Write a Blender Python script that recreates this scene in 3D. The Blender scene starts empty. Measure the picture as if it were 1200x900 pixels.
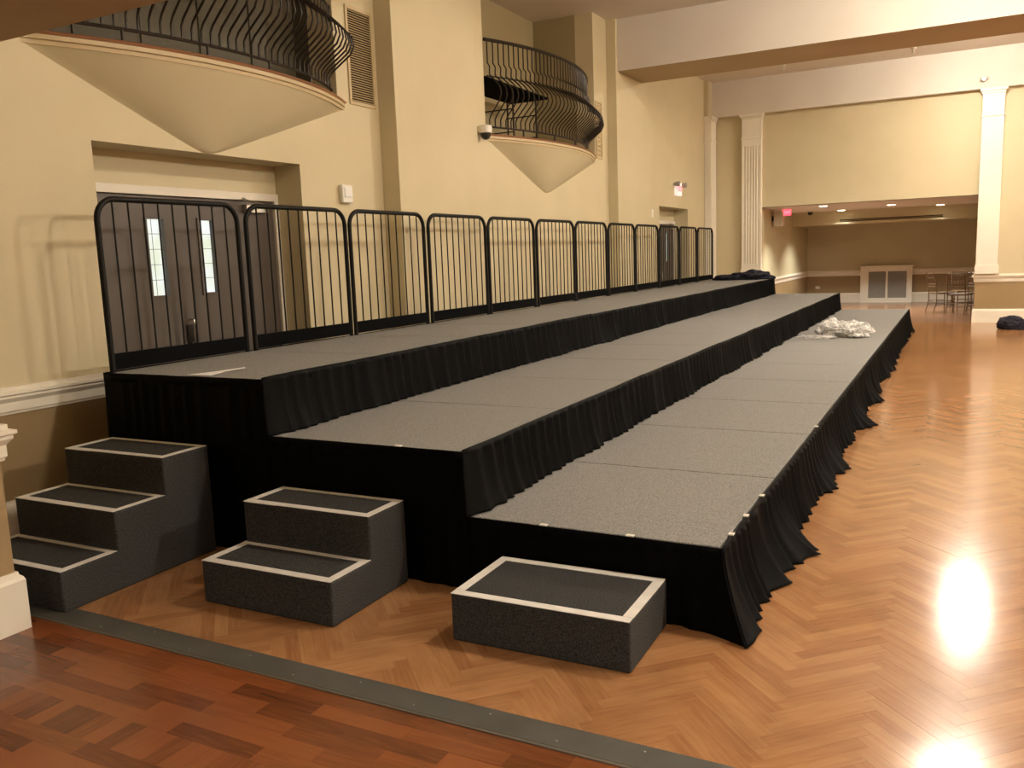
import bpy, math, random
from mathutils import Vector, Matrix, noise
random.seed(7)
C = bpy.context.scene.collection
scn = bpy.context.scene

# ------------------------------------------------------------------ camera
cam = bpy.data.cameras.new('camera'); camo = bpy.data.objects.new('camera', cam); C.objects.link(camo)
R_ = Vector((0.88628229, 0.46167818, -0.03683683)); U_ = Vector((-0.03516161, 0.14637929, 0.98860344)); F_ = Vector((-0.46180879, 0.87488648, -0.14596672))
CAM = Vector((0.87468598, -3.49594894, 1.62348246)); FPX = 1000.416
m = Matrix((R_, U_, -F_)).transposed().to_4x4(); m.translation = CAM
camo.matrix_world = m
cam.sensor_fit = 'HORIZONTAL'; cam.sensor_width = 36; cam.lens = FPX / 1200 * 36; cam.clip_start = .05; cam.clip_end = 100
scn.camera = camo

# ------------------------------------------------------------------ world / exposure
w = bpy.data.worlds.new('world'); scn.world = w; w.use_nodes = True
w.node_tree.nodes['Background'].inputs[0].default_value = (.9, .8, .65, 1); w.node_tree.nodes['Background'].inputs[1].default_value = .02
vs = scn.view_settings; vs.view_transform = 'Standard'; vs.look = 'None'; vs.exposure = 0.2; vs.gamma = 1; vs.use_curve_mapping = False

WARM = (1.0, .91, .76)
LAMP_A = [(1.0, 7.4, 5.10, 260), (1.14, 13.6, 5.13, 235), (1.05, 1.35, 5.10, 130)]       # flush ceiling globes, seen only mirrored in the floor
LAMP_B = [(8.0, 1.35, 4.6, 820), (8.0, 7.4, 4.6, 640), (8.0, 13.4, 4.6, 260)]           # second row, further into the hall
CANS_NEAR = [(0.6, -3.2), (3.4, -2.6), (-1.6, -5.2)]                                     # under the low ceiling by the camera
CANS_FAR = [(-1.89, 16.87), (-1.866, 19.87), (-.6, 18.23), (.373, 19.83)]
def point(loc, power, r=.1, col=WARM, name='lamp_light'):
    l = bpy.data.lights.new(name, 'POINT'); l.energy = power; l.shadow_soft_size = r; l.color = col
    o = bpy.data.objects.new(name, l); C.objects.link(o); o.location = loc; return o
def spot(loc, power, ang=110, col=WARM, r=.05, name='downlight_beam'):
    l = bpy.data.lights.new(name, 'SPOT'); l.energy = power; l.shadow_soft_size = r; l.color = col; l.spot_size = math.radians(ang); l.spot_blend = .6
    o = bpy.data.objects.new(name, l); C.objects.link(o); o.location = loc; return o
for x, y in CANS_NEAR: spot((x, y, 2.5), 105, 150)
for x, y in CANS_FAR: spot((x, y, 2.49), 370, 124, (1, .97, .88))

# ------------------------------------------------------------------ materials
def mat(name, col, rough=.6, metal=0., spec=.5, coat=0., emis=None, es=0.):
    m = bpy.data.materials.new(name); m.use_nodes = True; b = m.node_tree.nodes['Principled BSDF']
    b.inputs['Base Color'].default_value = (*col, 1); b.inputs['Roughness'].default_value = rough; b.inputs['Metallic'].default_value = metal
    b.inputs['Specular IOR Level'].default_value = spec; b.inputs['Coat Weight'].default_value = coat; b.inputs['Coat Roughness'].default_value = .12
    if emis: b.inputs['Emission Color'].default_value = (*emis, 1); b.inputs['Emission Strength'].default_value = es
    return m
def N(m, t): return m.node_tree.nodes.new(t)
def L(m, a, b): m.node_tree.links.new(a, b)
def noisy(name, c1, c2, scale, rough=.7, bump=.0, bscale=None, detail=4, coord='Object', spec=.4, contrast=(.3, .7)):
    m = mat(name, c1, rough, spec=spec); b = m.node_tree.nodes['Principled BSDF']
    tc = N(m, 'ShaderNodeTexCoord'); n = N(m, 'ShaderNodeTexNoise'); n.inputs['Scale'].default_value = scale; n.inputs['Detail'].default_value = detail
    L(m, tc.outputs[coord], n.inputs['Vector']); r = N(m, 'ShaderNodeValToRGB'); r.color_ramp.elements[0].color = (*c1, 1); r.color_ramp.elements[1].color = (*c2, 1)
    r.color_ramp.elements[0].position, r.color_ramp.elements[1].position = contrast
    L(m, n.outputs[0], r.inputs[0]); L(m, r.outputs[0], b.inputs['Base Color'])
    if bump:
        n2 = N(m, 'ShaderNodeTexNoise'); n2.inputs['Scale'].default_value = bscale or scale; n2.inputs['Detail'].default_value = 3; L(m, tc.outputs[coord], n2.inputs['Vector'])
        bp = N(m, 'ShaderNodeBump'); bp.inputs['Strength'].default_value = bump; bp.inputs['Distance'].default_value = .01; L(m, n2.outputs[0], bp.inputs['Height']); L(m, bp.outputs[0], b.inputs['Normal'])
    return m
def wood(name, dark, lightc, rough, span=.8, stain=0.):
    m = mat(name, dark, rough, spec=.5); b = m.node_tree.nodes['Principled BSDF']
    g = N(m, 'ShaderNodeNewGeometry'); oi = N(m, 'ShaderNodeObjectInfo')
    ad = N(m, 'ShaderNodeMath'); ad.operation = 'ADD'; L(m, g.outputs['Random Per Island'], ad.inputs[0]); L(m, oi.outputs['Random'], ad.inputs[1])
    fr = N(m, 'ShaderNodeMath'); fr.operation = 'FRACT'; L(m, ad.outputs[0], fr.inputs[0])
    uv = N(m, 'ShaderNodeUVMap'); uv.uv_map = 'uv'
    sc = N(m, 'ShaderNodeVectorMath'); sc.operation = 'SCALE'; sc.inputs['Scale'].default_value = 37.; cx = N(m, 'ShaderNodeCombineXYZ'); L(m, fr.outputs[0], cx.inputs[0]); L(m, fr.outputs[0], cx.inputs[1]); L(m, cx.outputs[0], sc.inputs[0])
    mu = N(m, 'ShaderNodeVectorMath'); mu.operation = 'MULTIPLY'; mu.inputs[1].default_value = (5, 60, 1); L(m, uv.outputs[0], mu.inputs[0])
    av = N(m, 'ShaderNodeVectorMath'); av.operation = 'ADD'; L(m, mu.outputs[0], av.inputs[0]); L(m, sc.outputs[0], av.inputs[1])
    n = N(m, 'ShaderNodeTexNoise'); n.inputs['Scale'].default_value = 1.; n.inputs['Detail'].default_value = 5; n.inputs['Distortion'].default_value = .6; L(m, av.outputs[0], n.inputs['Vector'])
    # tone = mostly the plank's own random, plus its grain
    t1 = N(m, 'ShaderNodeMath'); t1.operation = 'MULTIPLY'; t1.inputs[1].default_value = span; L(m, fr.outputs[0], t1.inputs[0])
    t2 = N(m, 'ShaderNodeMath'); t2.operation = 'MULTIPLY_ADD'; t2.inputs[1].default_value = .75; L(m, n.outputs[0], t2.inputs[0]); L(m, t1.outputs[0], t2.inputs[2])
    r = N(m, 'ShaderNodeValToRGB'); r.color_ramp.elements[0].color = (*dark, 1); r.color_ramp.elements[1].color = (*lightc, 1); r.color_ramp.elements[0].position = .12; r.color_ramp.elements[1].position = 1.15 if span > .6 else .95
    L(m, t2.outputs[0], r.inputs[0]); last = r.outputs[0]
    if stain:
        tc = N(m, 'ShaderNodeTexCoord'); n3 = N(m, 'ShaderNodeTexNoise'); n3.inputs['Scale'].default_value = 2.3; n3.inputs['Detail'].default_value = 6; L(m, g.outputs['Position'], n3.inputs['Vector'])
        rr = N(m, 'ShaderNodeValToRGB'); rr.color_ramp.elements[0].position = .3; rr.color_ramp.elements[1].position = .5; rr.color_ramp.elements[0].color = (1 - stain,) * 3 + (1,); L(m, n3.outputs[0], rr.inputs[0])
        mx = N(m, 'ShaderNodeMix'); mx.data_type = 'RGBA'; mx.blend_type = 'MULTIPLY'; mx.inputs[0].default_value = 1; L(m, last, mx.inputs[6]); L(m, rr.outputs[0], mx.inputs[7]); last = mx.outputs[2]
    L(m, last, b.inputs['Base Color'])
    n4 = N(m, 'ShaderNodeTexNoise'); n4.inputs['Scale'].default_value = 5.; n4.inputs['Detail'].default_value = 3; L(m, g.outputs['Position'], n4.inputs['Vector'])
    mr = N(m, 'ShaderNodeMapRange'); mr.inputs[3].default_value = rough * .85; mr.inputs[4].default_value = rough * 1.2; L(m, n4.outputs[0], mr.inputs[0]); L(m, mr.outputs[0], b.inputs['Roughness'])
    return m
M = dict(
    wall=noisy('wall_paint', (.555, .475, .30), (.595, .51, .33), 1.6, .55, .06, 60),
    wains=noisy('wainscot_paint', (.31, .215, .105), (.35, .245, .125), 1.6, .5, .05, 60),
    ceil=noisy('ceiling_paint', (.66, .60, .53), (.70, .64, .57), 1.2, .8),
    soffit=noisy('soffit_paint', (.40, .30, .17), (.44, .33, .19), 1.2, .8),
    alc=noisy('alcove_paint', (.50, .44, .28), (.54, .48, .31), 1.4, .6),
    white=noisy('white_trim', (.80, .74, .62), (.84, .78, .66), 3, .35),
    carpet=noisy('deck_carpet', (.17, .164, .155), (.345, .335, .32), 170, .95, .5, 300, 2, contrast=(.35, .65), spec=.1),
    char=noisy('step_carpet', (.022, .022, .022), (.078, .076, .073), 170, .95, .5, 260, 2, spec=.1),
    tape=noisy('gaffer_tape', (.66, .63, .58), (.78, .75, .70), 14, .5, .1, 40),
    skirt=noisy('black_cloth', (.0015, .0015, .0018), (.0035, .0035, .0038), 40, .58, 0, 200, spec=.045),
    alu=mat('aluminium', (.45, .44, .43), .4, .9),
    black=mat('black_steel', (.008, .007, .006),   .5, .0, .15),
    toe=mat('black_board', (.004, .004, .0045), .8, spec=.03),
    iron=mat('wrought_iron', (.022, .014, .009), .45, .4),
    door=noisy('door_paint', (.085, .068, .056), (.098, .079, .066), 3, .45, .03, 50),
    doorframe=mat('door_frame_white', (.72, .66, .56), .4),
    copper=mat('copper_edge', (.50, .24, .13), .35, .6),
    strip=noisy('threshold_rubber', (.062, .060, .050), (.085, .082, .070), 6, .45),
    stripedge=mat('threshold_lip', (.16, .14, .11), .4, .5),
    plastic=mat('white_plastic', (.78, .75, .68), .4),
    dplastic=mat('dark_plastic', (.02, .018, .016), .2),
    nicheshade=noisy('niche_wall_shaded', (.32, .26, .14), (.35, .285, .155), 1.6, .6),  # wall colour darkened to carry the shade inside the balcony niche
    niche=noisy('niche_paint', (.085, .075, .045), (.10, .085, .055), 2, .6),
    paper=mat('paper', (.82, .80, .78), .7),
    navy=noisy('navy_cloth', (.005, .005, .012), (.012, .011, .024), 12, .8, .2, 60),
    grille=noisy('grille_grey', (.30, .28, .24), (.34, .32, .28), 20, .5),
    chair=mat('chair_wood', (.13, .075, .035), .4),
    steel=mat('brushed_steel', (.55, .52, .48), .3, 1.),
    wlight=wood('light_parquet', (.24, .098, .034), (.44, .225, .098), .15, .42, .22),
    wdark=wood('dark_parquet', (.062, .016, .006), (.22, .066, .019), .20, .75, .15),
    ralc=wood('alcove_boards_shaded', (.16, .07, .035), (.30, .16, .085), .2, .4),  # hall floor continuing in shade, the shade put into darker boards
    red=mat('red_letters', (.9, .05, .05), .5, emis=(1, .06, .10), es=2.5),
    signw=mat('sign_face', (.8, .7, .65), .5, emis=(1, .75, .70), es=.55),
    bulb=mat('lamp_bowl', (1, .9, .7), .5, emis=(1, .80, .52), es=45),
    can=mat('can_lamp', (1, .9, .7), .5, emis=(1, .86, .62), es=14),
    vent=mat('vent_paint', (.50, .39, .22), .5), ventdark=mat('vent_dark', (.03, .02, .012), .9, spec=.02),
    speaker=mat('speaker_cloth', (.60, .55, .46), .7),
)
# door glass lit by daylight from outside
def glass_mat():
    m = mat('daylit_glass', (.1, .1, .1), .1); b = m.node_tree.nodes['Principled BSDF']
    tc = N(m, 'ShaderNodeTexCoord'); n = N(m, 'ShaderNodeTexNoise'); n.inputs['Scale'].default_value = 4; L(m, tc.outputs['Object'], n.inputs['Vector'])
    r = N(m, 'ShaderNodeValToRGB'); r.color_ramp.elements[0].color = (.85, .92, .72, 1); r.color_ramp.elements[1].color = (.95, 1, 1, 1); r.color_ramp.elements[0].position = .4; r.color_ramp.elements[1].position = .6
    L(m, n.outputs[0], r.inputs[0]); L(m, r.outputs[0], b.inputs['Emission Color']); b.inputs['Emission Strength'].default_value = .8
    return m
M['glass'] = glass_mat()
def plastic_film():
    m = mat('clear_film', (.80, .78, .76),   .34, spec=.6); b = m.node_tree.nodes['Principled BSDF']
    tc = N(m, 'ShaderNodeTexCoord'); n = N(m, 'ShaderNodeTexNoise'); n.inputs['Scale'].default_value = 9; L(m, tc.outputs['Object'], n.inputs['Vector'])
    mr = N(m, 'ShaderNodeMapRange'); mr.inputs[1].default_value = .38; mr.inputs[2].default_value = .62; mr.inputs[3].default_value = .12; mr.inputs[4].default_value = .85; L(m, n.outputs[0], mr.inputs[0]); L(m, mr.outputs[0], b.inputs['Alpha'])
    return m
M['film'] = plastic_film()

# ------------------------------------------------------------------ mesh helpers
class MB:
    def __init__(s): s.v = []; s.f = []; s.mi = []; s.uv = None; s.smooth = False
    def box(s, a, b, mi=0, mtx=None):
        (x0, y0, z0), (x1, y1, z1) = a, b
        if x0 > x1: x0, x1 = x1, x0
        if y0 > y1: y0, y1 = y1, y0
        if z0 > z1: z0, z1 = z1, z0
        n = len(s.v); P = [(x0, y0, z0), (x1, y0, z0), (x1, y1, z0), (x0, y1, z0), (x0, y0, z1), (x1, y0, z1), (x1, y1, z1), (x0, y1, z1)]
        if mtx: P = [tuple(mtx @ Vector(p)) for p in P]
        s.v += P
        for q in ((0, 3, 2, 1), (4, 5, 6, 7), (0, 1, 5, 4), (1, 2, 6, 5), (2, 3, 7, 6), (3, 0, 4, 7)): s.f.append(tuple(n + i for i in q)); s.mi.append(mi)
        return s
    def tube(s, pts, r, k=6, closed=False, cap=True):
        n0 = len(s.v); P = [Vector(p) for p in pts]; n = len(P); up0 = None
        for i in range(n):
            a = P[(i - 1) % n] if closed or i > 0 else P[i]; b = P[(i + 1) % n] if closed or i < n - 1 else P[i]
            t = (b - a).normalized()
            if up0 is None: up0 = Vector((0, 0, 1)) if abs(t.z) < .9 else Vector((1, 0, 0))
            sd = t.cross(up0).normalized(); up = sd.cross(t).normalized(); up0 = up
            rr = r[i] if isinstance(r, (list, tuple)) else r
            for j in range(k):
                an = 2 * math.pi * j / k; s.v.append(tuple(P[i] + sd * math.cos(an) * rr + up * math.sin(an) * rr))
        for i in range(n if closed else n - 1):
            for j in range(k):
                a = n0 + i * k + j; b = n0 + i * k + (j + 1) % k; c = n0 + ((i + 1) % n) * k + (j + 1) % k; d = n0 + ((i + 1) % n) * k + j
                s.f.append((a, b, c, d)); s.mi.append(0)
        if cap and not closed:
            s.f.append(tuple(n0 + j for j in range(k))[::-1]); s.mi.append(0); s.f.append(tuple(n0 + (n - 1) * k + j for j in range(k))); s.mi.append(0)
        return s
    def lathe(s, prof, c=(0, 0, 0), k=24, axis='z'):
        n0 = len(s.v)
        for r, z in prof:
            for j in range(k):
                a = 2 * math.pi * j / k; p = (r * math.cos(a), r * math.sin(a), z)
                if axis == 'x': p = (z, p[0], p[1])
                if axis == 'y': p = (p[0], z, p[1])
                s.v.append((c[0] + p[0], c[1] + p[1], c[2] + p[2]))
        for i in range(len(prof) - 1):
            for j in range(k): s.f.append((n0 + i * k + j, n0 + i * k + (j + 1) % k, n0 + (i + 1) * k + (j + 1) % k, n0 + (i + 1) * k + j)); s.mi.append(0)
        s.f.append(tuple(n0 + j for j in range(k))[::-1]); s.mi.append(0); s.f.append(tuple(n0 + (len(prof) - 1) * k + j for j in range(k))); s.mi.append(0)
        return s
    def sweep(s, prof, path):
        # prof: (outward, z) ; path: [(x, y, nx, ny)] outward mitred normal
        n0 = len(s.v); k = len(prof)
        for x, y, nx, ny in path:
            for d, z in prof: s.v.append((x + nx * d, y + ny * d, z))
        for i in range(len(path) - 1):
            for j in range(k): s.f.append((n0 + i * k + j, n0 + (i + 1) * k + j, n0 + (i + 1) * k + (j + 1) % k, n0 + i * k + (j + 1) % k)); s.mi.append(0)
        s.f.append(tuple(n0 + j for j in range(k))); s.mi.append(0); s.f.append(tuple(n0 + (len(path) - 1) * k + j for j in range(k))[::-1]); s.mi.append(0)
        return s
    def grid(s, fn, nu, nv):
        n0 = len(s.v)
        for i in range(nu + 1):
            for j in range(nv + 1): s.v.append(tuple(fn(i / nu, j / nv)))
        for i in range(nu):
            for j in range(nv): a = n0 + i * (nv + 1) + j; s.f.append((a, a + nv + 1, a + nv + 2, a + 1)); s.mi.append(0)
        return s
    def mesh(s, name, mats):
        me = bpy.data.meshes.new(name); me.from_pydata(s.v, [], s.f)
        for m_ in (mats if isinstance(mats, (list, tuple)) else [mats]): me.materials.append(m_)
        if any(s.mi): me.polygons.foreach_set('material_index', s.mi)
        if s.smooth: me.polygons.foreach_set('use_smooth', [True] * len(s.f))
        me.update(); return me
    def obj(s, name, mats, parent=None, smooth=False, loc=None):
        s.smooth = smooth; me = s.mesh(name, mats)
        if smooth and smooth != 'all':
            try: me.set_sharp_from_angle(angle=math.radians(40))
            except Exception: pass
        o = bpy.data.objects.new(name, me); C.objects.link(o)
        if parent: o.parent = parent
        if loc: o.location = loc
        return o
def bevel(o, wd=.01, seg=2):
    b = o.modifiers.new('bevel', 'BEVEL'); b.width = wd; b.segments = seg; b.limit_method = 'ANGLE'; return o
def empty(name, loc=(0, 0, 0), rz=0):
    o = bpy.data.objects.new(name, None); C.objects.link(o); o.location = loc; o.rotation_euler.z = rz; o.empty_display_size = .1; return o
def tag(o, label=None, cat=None, group=None, kind=None):
    if label: o['label'] = label
    if cat: o['category'] = cat
    if group: o['group'] = group
    if kind: o['kind'] = kind
    return o
def struct(o, label=None, cat=None):
    o['kind'] = 'structure'
    if label: o['label'] = label
    if cat: o['category'] = cat
    return o
def dup(root, loc=None, rz=None):
    r = root.copy(); C.objects.link(r)
    if loc is not None: r.location = loc
    if rz is not None: r.rotation_euler.z = rz
    for ch in [c for c in root.children]:
        c = ch.copy(); C.objects.link(c); c.parent = r
        for g in ch.children: d = g.copy(); C.objects.link(d); d.parent = c
    return r
ORD = ['first', 'second', 'third', 'fourth', 'fifth', 'sixth', 'seventh', 'eighth', 'ninth', 'tenth', 'eleventh', 'twelfth']

# ------------------------------------------------------------------ room shell
XW, YF, ZC = -4.2, 15.96, 5.25
XR = 13.2
def wall_grid(axis, c0, c1, us, zs, hole, matfn):
    b = MB()
    for i in range(len(us) - 1):
        for j in range(len(zs) - 1):
            u0, u1, z0, z1 = us[i], us[i + 1], zs[j], zs[j + 1]
            if hole((u0 + u1) / 2, (z0 + z1) / 2): continue
            if axis == 'x': b.box((c0, u0, z0), (c1, u1, z1), matfn((z0 + z1) / 2))
            else: b.box((u0, c0, z0), (u1, c1, z1), matfn((z0 + z1) / 2))
    return b
D1, D2 = (.35, 2.358), (12.30, 14.21)
N1, N2 = (.02, 2.93), (5.69, 9.15)
def hole_l(y, z):
    if (D1[0] < y < D1[1] or D2[0] < y < D2[1]) and z < 2.487: return True
    return (N1[0] < y < N1[1] or N2[0] < y < N2[1]) and z > 3.08
b = wall_grid('x', XW - .29, XW, sorted([-1.2, D1[0], D1[1], N1[0], N1[1], N2[0], N2[1], D2[0], D2[1], 16.2]), [0, .87, 2.487, 3.08, ZC], hole_l, lambda z: 1 if z < .87 else 0)
# backs of the door recesses, above the doors
for y0, y1 in (D1, D2): b.box((XW - .45, y0, 2.25), (XW - .292, y1, 3.0)); b.box((XW - .45, y0 - .2, 0), (XW - .36, y1 + .2, 3.0))
struct(b.obj('wall_left', [M['wall'], M['wains']]), 'tan upper wall with brown wainscot, door recesses and balcony openings', 'wall')
wl = bpy.data.objects['wall_left']
# balcony niches
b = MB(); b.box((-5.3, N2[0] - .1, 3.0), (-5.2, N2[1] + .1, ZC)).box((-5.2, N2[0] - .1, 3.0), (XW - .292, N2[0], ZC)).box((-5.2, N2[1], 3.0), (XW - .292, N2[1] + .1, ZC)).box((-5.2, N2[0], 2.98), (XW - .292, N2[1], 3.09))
b.obj('niche_wall', M['nicheshade'], wl)
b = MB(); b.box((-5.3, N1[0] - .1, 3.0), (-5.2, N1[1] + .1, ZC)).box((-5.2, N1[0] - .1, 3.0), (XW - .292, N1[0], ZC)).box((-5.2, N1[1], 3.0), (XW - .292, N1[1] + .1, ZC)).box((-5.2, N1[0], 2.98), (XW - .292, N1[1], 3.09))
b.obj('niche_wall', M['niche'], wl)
# plain piers projecting from the left wall
struct(bevel(MB().box((XW, 3.555, 0), (-4.0, 5.13, ZC)).obj('trim_15', M['wall']), .006), 'broad plain tan pier between the two balconies', 'pier')
struct(bevel(MB().box((XW, 9.70, 0), (-4.04, 11.353, ZC)).obj('trim_16', M['wall']), .006), 'plain tan pier under the near end of the ceiling beam', 'pier')
struct(MB().box((XW, 15.50, 4.5), (-4.10, YF, ZC)).obj('trim_17', M['wall']), 'short tan block above the corner pilaster', 'pier')
# dark panelled doors behind the first balcony
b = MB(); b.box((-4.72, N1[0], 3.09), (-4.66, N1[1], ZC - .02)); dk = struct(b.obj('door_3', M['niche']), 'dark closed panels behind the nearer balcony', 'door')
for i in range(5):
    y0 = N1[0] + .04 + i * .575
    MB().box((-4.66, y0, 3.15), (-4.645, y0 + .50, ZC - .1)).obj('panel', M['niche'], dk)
# ceilings
struct(MB().box((-5.3, -1.3, ZC), (XR, 16.2, ZC + .1)).obj('ceiling', M['ceil']), 'high off-white hall ceiling', 'ceiling')
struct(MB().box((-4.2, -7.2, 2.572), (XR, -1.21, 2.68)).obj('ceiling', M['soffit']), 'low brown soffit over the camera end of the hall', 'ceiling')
struct(MB().box((-4.6, YF + .02, 2.517), (3.0, 23.0, 2.6)).obj('ceiling', M['ceil']), 'low ceiling of the far alcove', 'ceiling')
# beams
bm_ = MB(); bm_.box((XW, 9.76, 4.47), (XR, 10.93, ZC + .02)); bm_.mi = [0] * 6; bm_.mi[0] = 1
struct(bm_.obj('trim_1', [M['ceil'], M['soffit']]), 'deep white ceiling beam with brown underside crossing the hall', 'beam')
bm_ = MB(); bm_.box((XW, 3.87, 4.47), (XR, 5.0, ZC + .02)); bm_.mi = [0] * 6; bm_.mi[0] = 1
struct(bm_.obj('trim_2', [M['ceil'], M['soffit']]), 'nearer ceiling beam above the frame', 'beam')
struct(MB().box((-4.10, 15.82, 4.50), (XR, YF + .02, ZC + .02)).obj('trim_3', M['ceil']), 'white beam along the top of the far wall', 'beam')
# far wall with opening to the alcove
OPX = (-3.045, 1.12)
b = wall_grid('y', YF, YF + .25, [-4.45, OPX[0], OPX[1], XR], [0, .87, 2.517, ZC], lambda x, z: OPX[0] < x < OPX[1] and z < 2.517, lambda z: 1 if z < .87 else 0)
struct(b.obj('wall_far', [M['wall'], M['wains']]), 'tan far wall with brown wainscot and a wide alcove opening', 'wall')
# alcove
b = wall_grid('y', 22.8, 22.95, [-3.2, 3.0], [0, .78, 2.55], lambda x, z: False, lambda z: 1 if z < .8 else 0); struct(b.obj('wall_alcove_back', [M['alc'], M['wains']]), 'back wall of the far alcove', 'wall')
b = wall_grid('x', -3.25, -3.12, [16.2, 22.8], [0, .78, 2.55], lambda x, z: False, lambda z: 1 if z < .8 else 0); struct(b.obj('wall_alcove_left', [M['alc'], M['wains']]), 'left side wall of the far alcove', 'wall')
b = wall_grid('x', 2.9, 3.0, [16.2, 22.8], [0, .78, 2.55], lambda x, z: False, lambda z: 1 if z < .8 else 0); struct(b.obj('wall_alcove_right', [M['alc'], M['wains']]), 'right side wall of the far alcove', 'wall')
struct(MB().box((-3.12, 20.3, 2.18), (2.9, 22.8, 2.517)).obj('trim_4', M['alc']), 'dropped bulkhead along the back of the alcove', 'bulkhead')
# remaining walls (out of the picture)
b = wall_grid('x', XR, XR + .2, [-7.2, 16.2], [0, .87, ZC], lambda x, z: False, lambda z: 1 if z < .87 else 0); struct(b.obj('wall_right', [M['wall'], M['wains']]), 'right wall outside the picture', 'wall')
struct(MB().box((-2.95, -7.4, 0), (XR, -7.2, 2.6)).obj('wall_near', M['wall']), 'wall behind the camera', 'wall')
struct(MB().box((-4.2, -1.35, 2.60), (XR, -1.22, ZC)).obj('wall_near', M['wall']), 'wall above the low ceiling behind the camera', 'wall')
b = MB(); b.box((-4.45, -7.4, 0), (-2.95, -1.235, .87), 1).box((-4.45, -7.4, .87), (-2.95, -1.235, 2.60), 0)
struct(b.obj('wall_near_left', [M['wall'], M['wains']]), 'return wall at the left edge, brown below white rail', 'wall')

# rails and baseboards
PR = [(0, .80), (.012, .80), (.015, .812), (.022, .82), (.022, .872), (.030, .882), (.045, .90), (.045, .915), (.058, .922), (.058, .938), (.032, .944), (.032, .966), (0, .966)]
PB = [(0, .0), (.030, .0), (.030, .235), (.024, .25), (.012, .262), (.010, .275), (0, .275)]
def sweepobj(name, prof, path, label, cat, mt='white', dz=0):
    b = MB(); b.sweep([(d, z + dz) for d, z in prof], path); return struct(b.obj(name, M[mt]), label, cat)
sweepobj('trim_5', PR, [(XW, -1.235, 1, 0), (XW, D1[0], 1, 0)], 'white chair rail on the left wall', 'chair rail')
b = MB()
for y0, y1 in ((D1[1], 3.555), (5.13, 9.70), (11.353, D2[0]), (D2[1], 15.5)): b.sweep(PR, [(XW, y0, 1, 0), (XW, y1, 1, 0)])
struct(b.obj('trim_6', M['white']), 'white chair rail behind the tall staging', 'chair rail')
sweepobj('trim_7', PR, [(-4.2, -1.235, 0, 1), (-2.95, -1.235, 1, 1), (-2.95, -7.2, 1, 0)], 'white moulded rail on the return wall at the left edge', 'chair rail')
sweepobj('baseboard_near_left', PB, [(-4.2, -1.235, 0, 1), (-2.95, -1.235, 1, 1), (-2.95, -7.2, 1, 0)], 'tall white baseboard on the return wall', 'baseboard')
sweepobj('baseboard_left', PB, [(XW, -1.235, 1, 0), (XW, D1[0], 1, 0)], 'white baseboard along the left wall', 'baseboard')
sweepobj('trim_8', PR, [(XR, YF, 0, -1), (OPX[1], YF, -1, -1), (OPX[1], YF + .25, -1, 0)], 'white chair rail on the far wall right of the alcove', 'chair rail')
sweepobj('baseboard_far', PB, [(XR, YF, 0, -1), (OPX[1], YF, -1, -1), (OPX[1], YF + .25, -1, 0)], 'tall white baseboard right of the alcove', 'baseboard')
sweepobj('trim_9', PR, [(2.9, 22.8, 0, -1), (-3.12, 22.8, 1, -1), (-3.12, 16.2, 1, 0)], 'white chair rail round the alcove', 'chair rail', dz=-.04)
sweepobj('baseboard_alcove', PB, [(2.9, 22.8, 0, -1), (-3.12, 22.8, 1, -1), (-3.12, 16.2, 1, 0)], 'white baseboard round the alcove', 'baseboard')

# fluted pilasters (shaft with real flutes, capital, neck band, base)
def pilaster(name, p0, p1, face, depth, zb, zt, label, nfl=6, flutes=True):
    # face 'y-' : front looks to -Y, spans x p0..p1 at y=face ; front plane y = face-depth
    root = empty(name, ((p0 + p1) / 2, face - depth / 2, zb)); struct(root, label, 'pilaster')
    inv = Matrix.Translation(-root.location)
    wd = p1 - p0
    def bx(nm, e, z0, z1): return bevel(MB().box((p0 - e, face - depth - e, z0), (p1 + e, face + .001, z1), 0, inv).obj(nm, M['white'], root), .004)
    bx('base', .022, zb, zb + .16); bx('base_moulding', .012, zb + .16, zb + .19)
    n = 0
    b = MB(); 
    z0, z1 = zb + .19, zt - .62
    if flutes:
        xs = [p0, p0 + .035]; fw_ = (wd - .07) / nfl
        b.box((p0, face - depth + .015, z0), (p1, face, zt), 0, inv)
        b.box((p0, face - depth, z0), (p0 + .035, face - depth + .015, z1), 0, inv); b.box((p1 - .035, face - depth, z0), (p1, face - depth + .015, z1), 0, inv)
        for i in range(nfl - 1):
            x = p0 + .035 + fw_ * (i + 1); b.box((x - .011, face - depth, z0 + .1), (x + .011, face - depth + .015, z1 - .05), 0, inv)
        b.box((p0 + .035, face - depth, z0), (p1 - .035, face - depth + .015, z0 + .1), 0, inv); b.box((p0 + .035, face - depth, z1 - .05), (p1 - .035, face - depth + .015, z1 + .0), 0, inv)
        b.box((p0, face - depth, z1), (p1, face - depth + .015, zt), 0, inv)
    else: b.box((p0, face - depth, z0), (p1, face, zt), 0, inv)
    b.obj('shaft', M['white'], root)
    bx('neck_band', .018, z1 + .10, z1 + .13); bx('capital_lower', .018, zt - .09, zt - .05); bx('capital', .045, zt - .05, zt - .001)
    return root
pilaster('trim_10', -3.46, -3.04, YF, .12, 1.0, 4.50, 'fluted white pilaster left of the alcove opening', 6)
pilaster('trim_11', 1.125, 1.50, YF, .10, .968, 4.50, 'bright white pilaster right of the alcove opening', 6, False)
pilaster('trim_12', -4.19, -4.04, YF - .03, .43, .0, 4.50, 'white pilaster in the far left corner', 3)
struct(MB().box((-3.5, YF - .14, 0), (-3.0, YF, 1.0)).obj('trim_13', M['white']), 'white plinth under the fluted pilaster', 'plinth')

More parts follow.
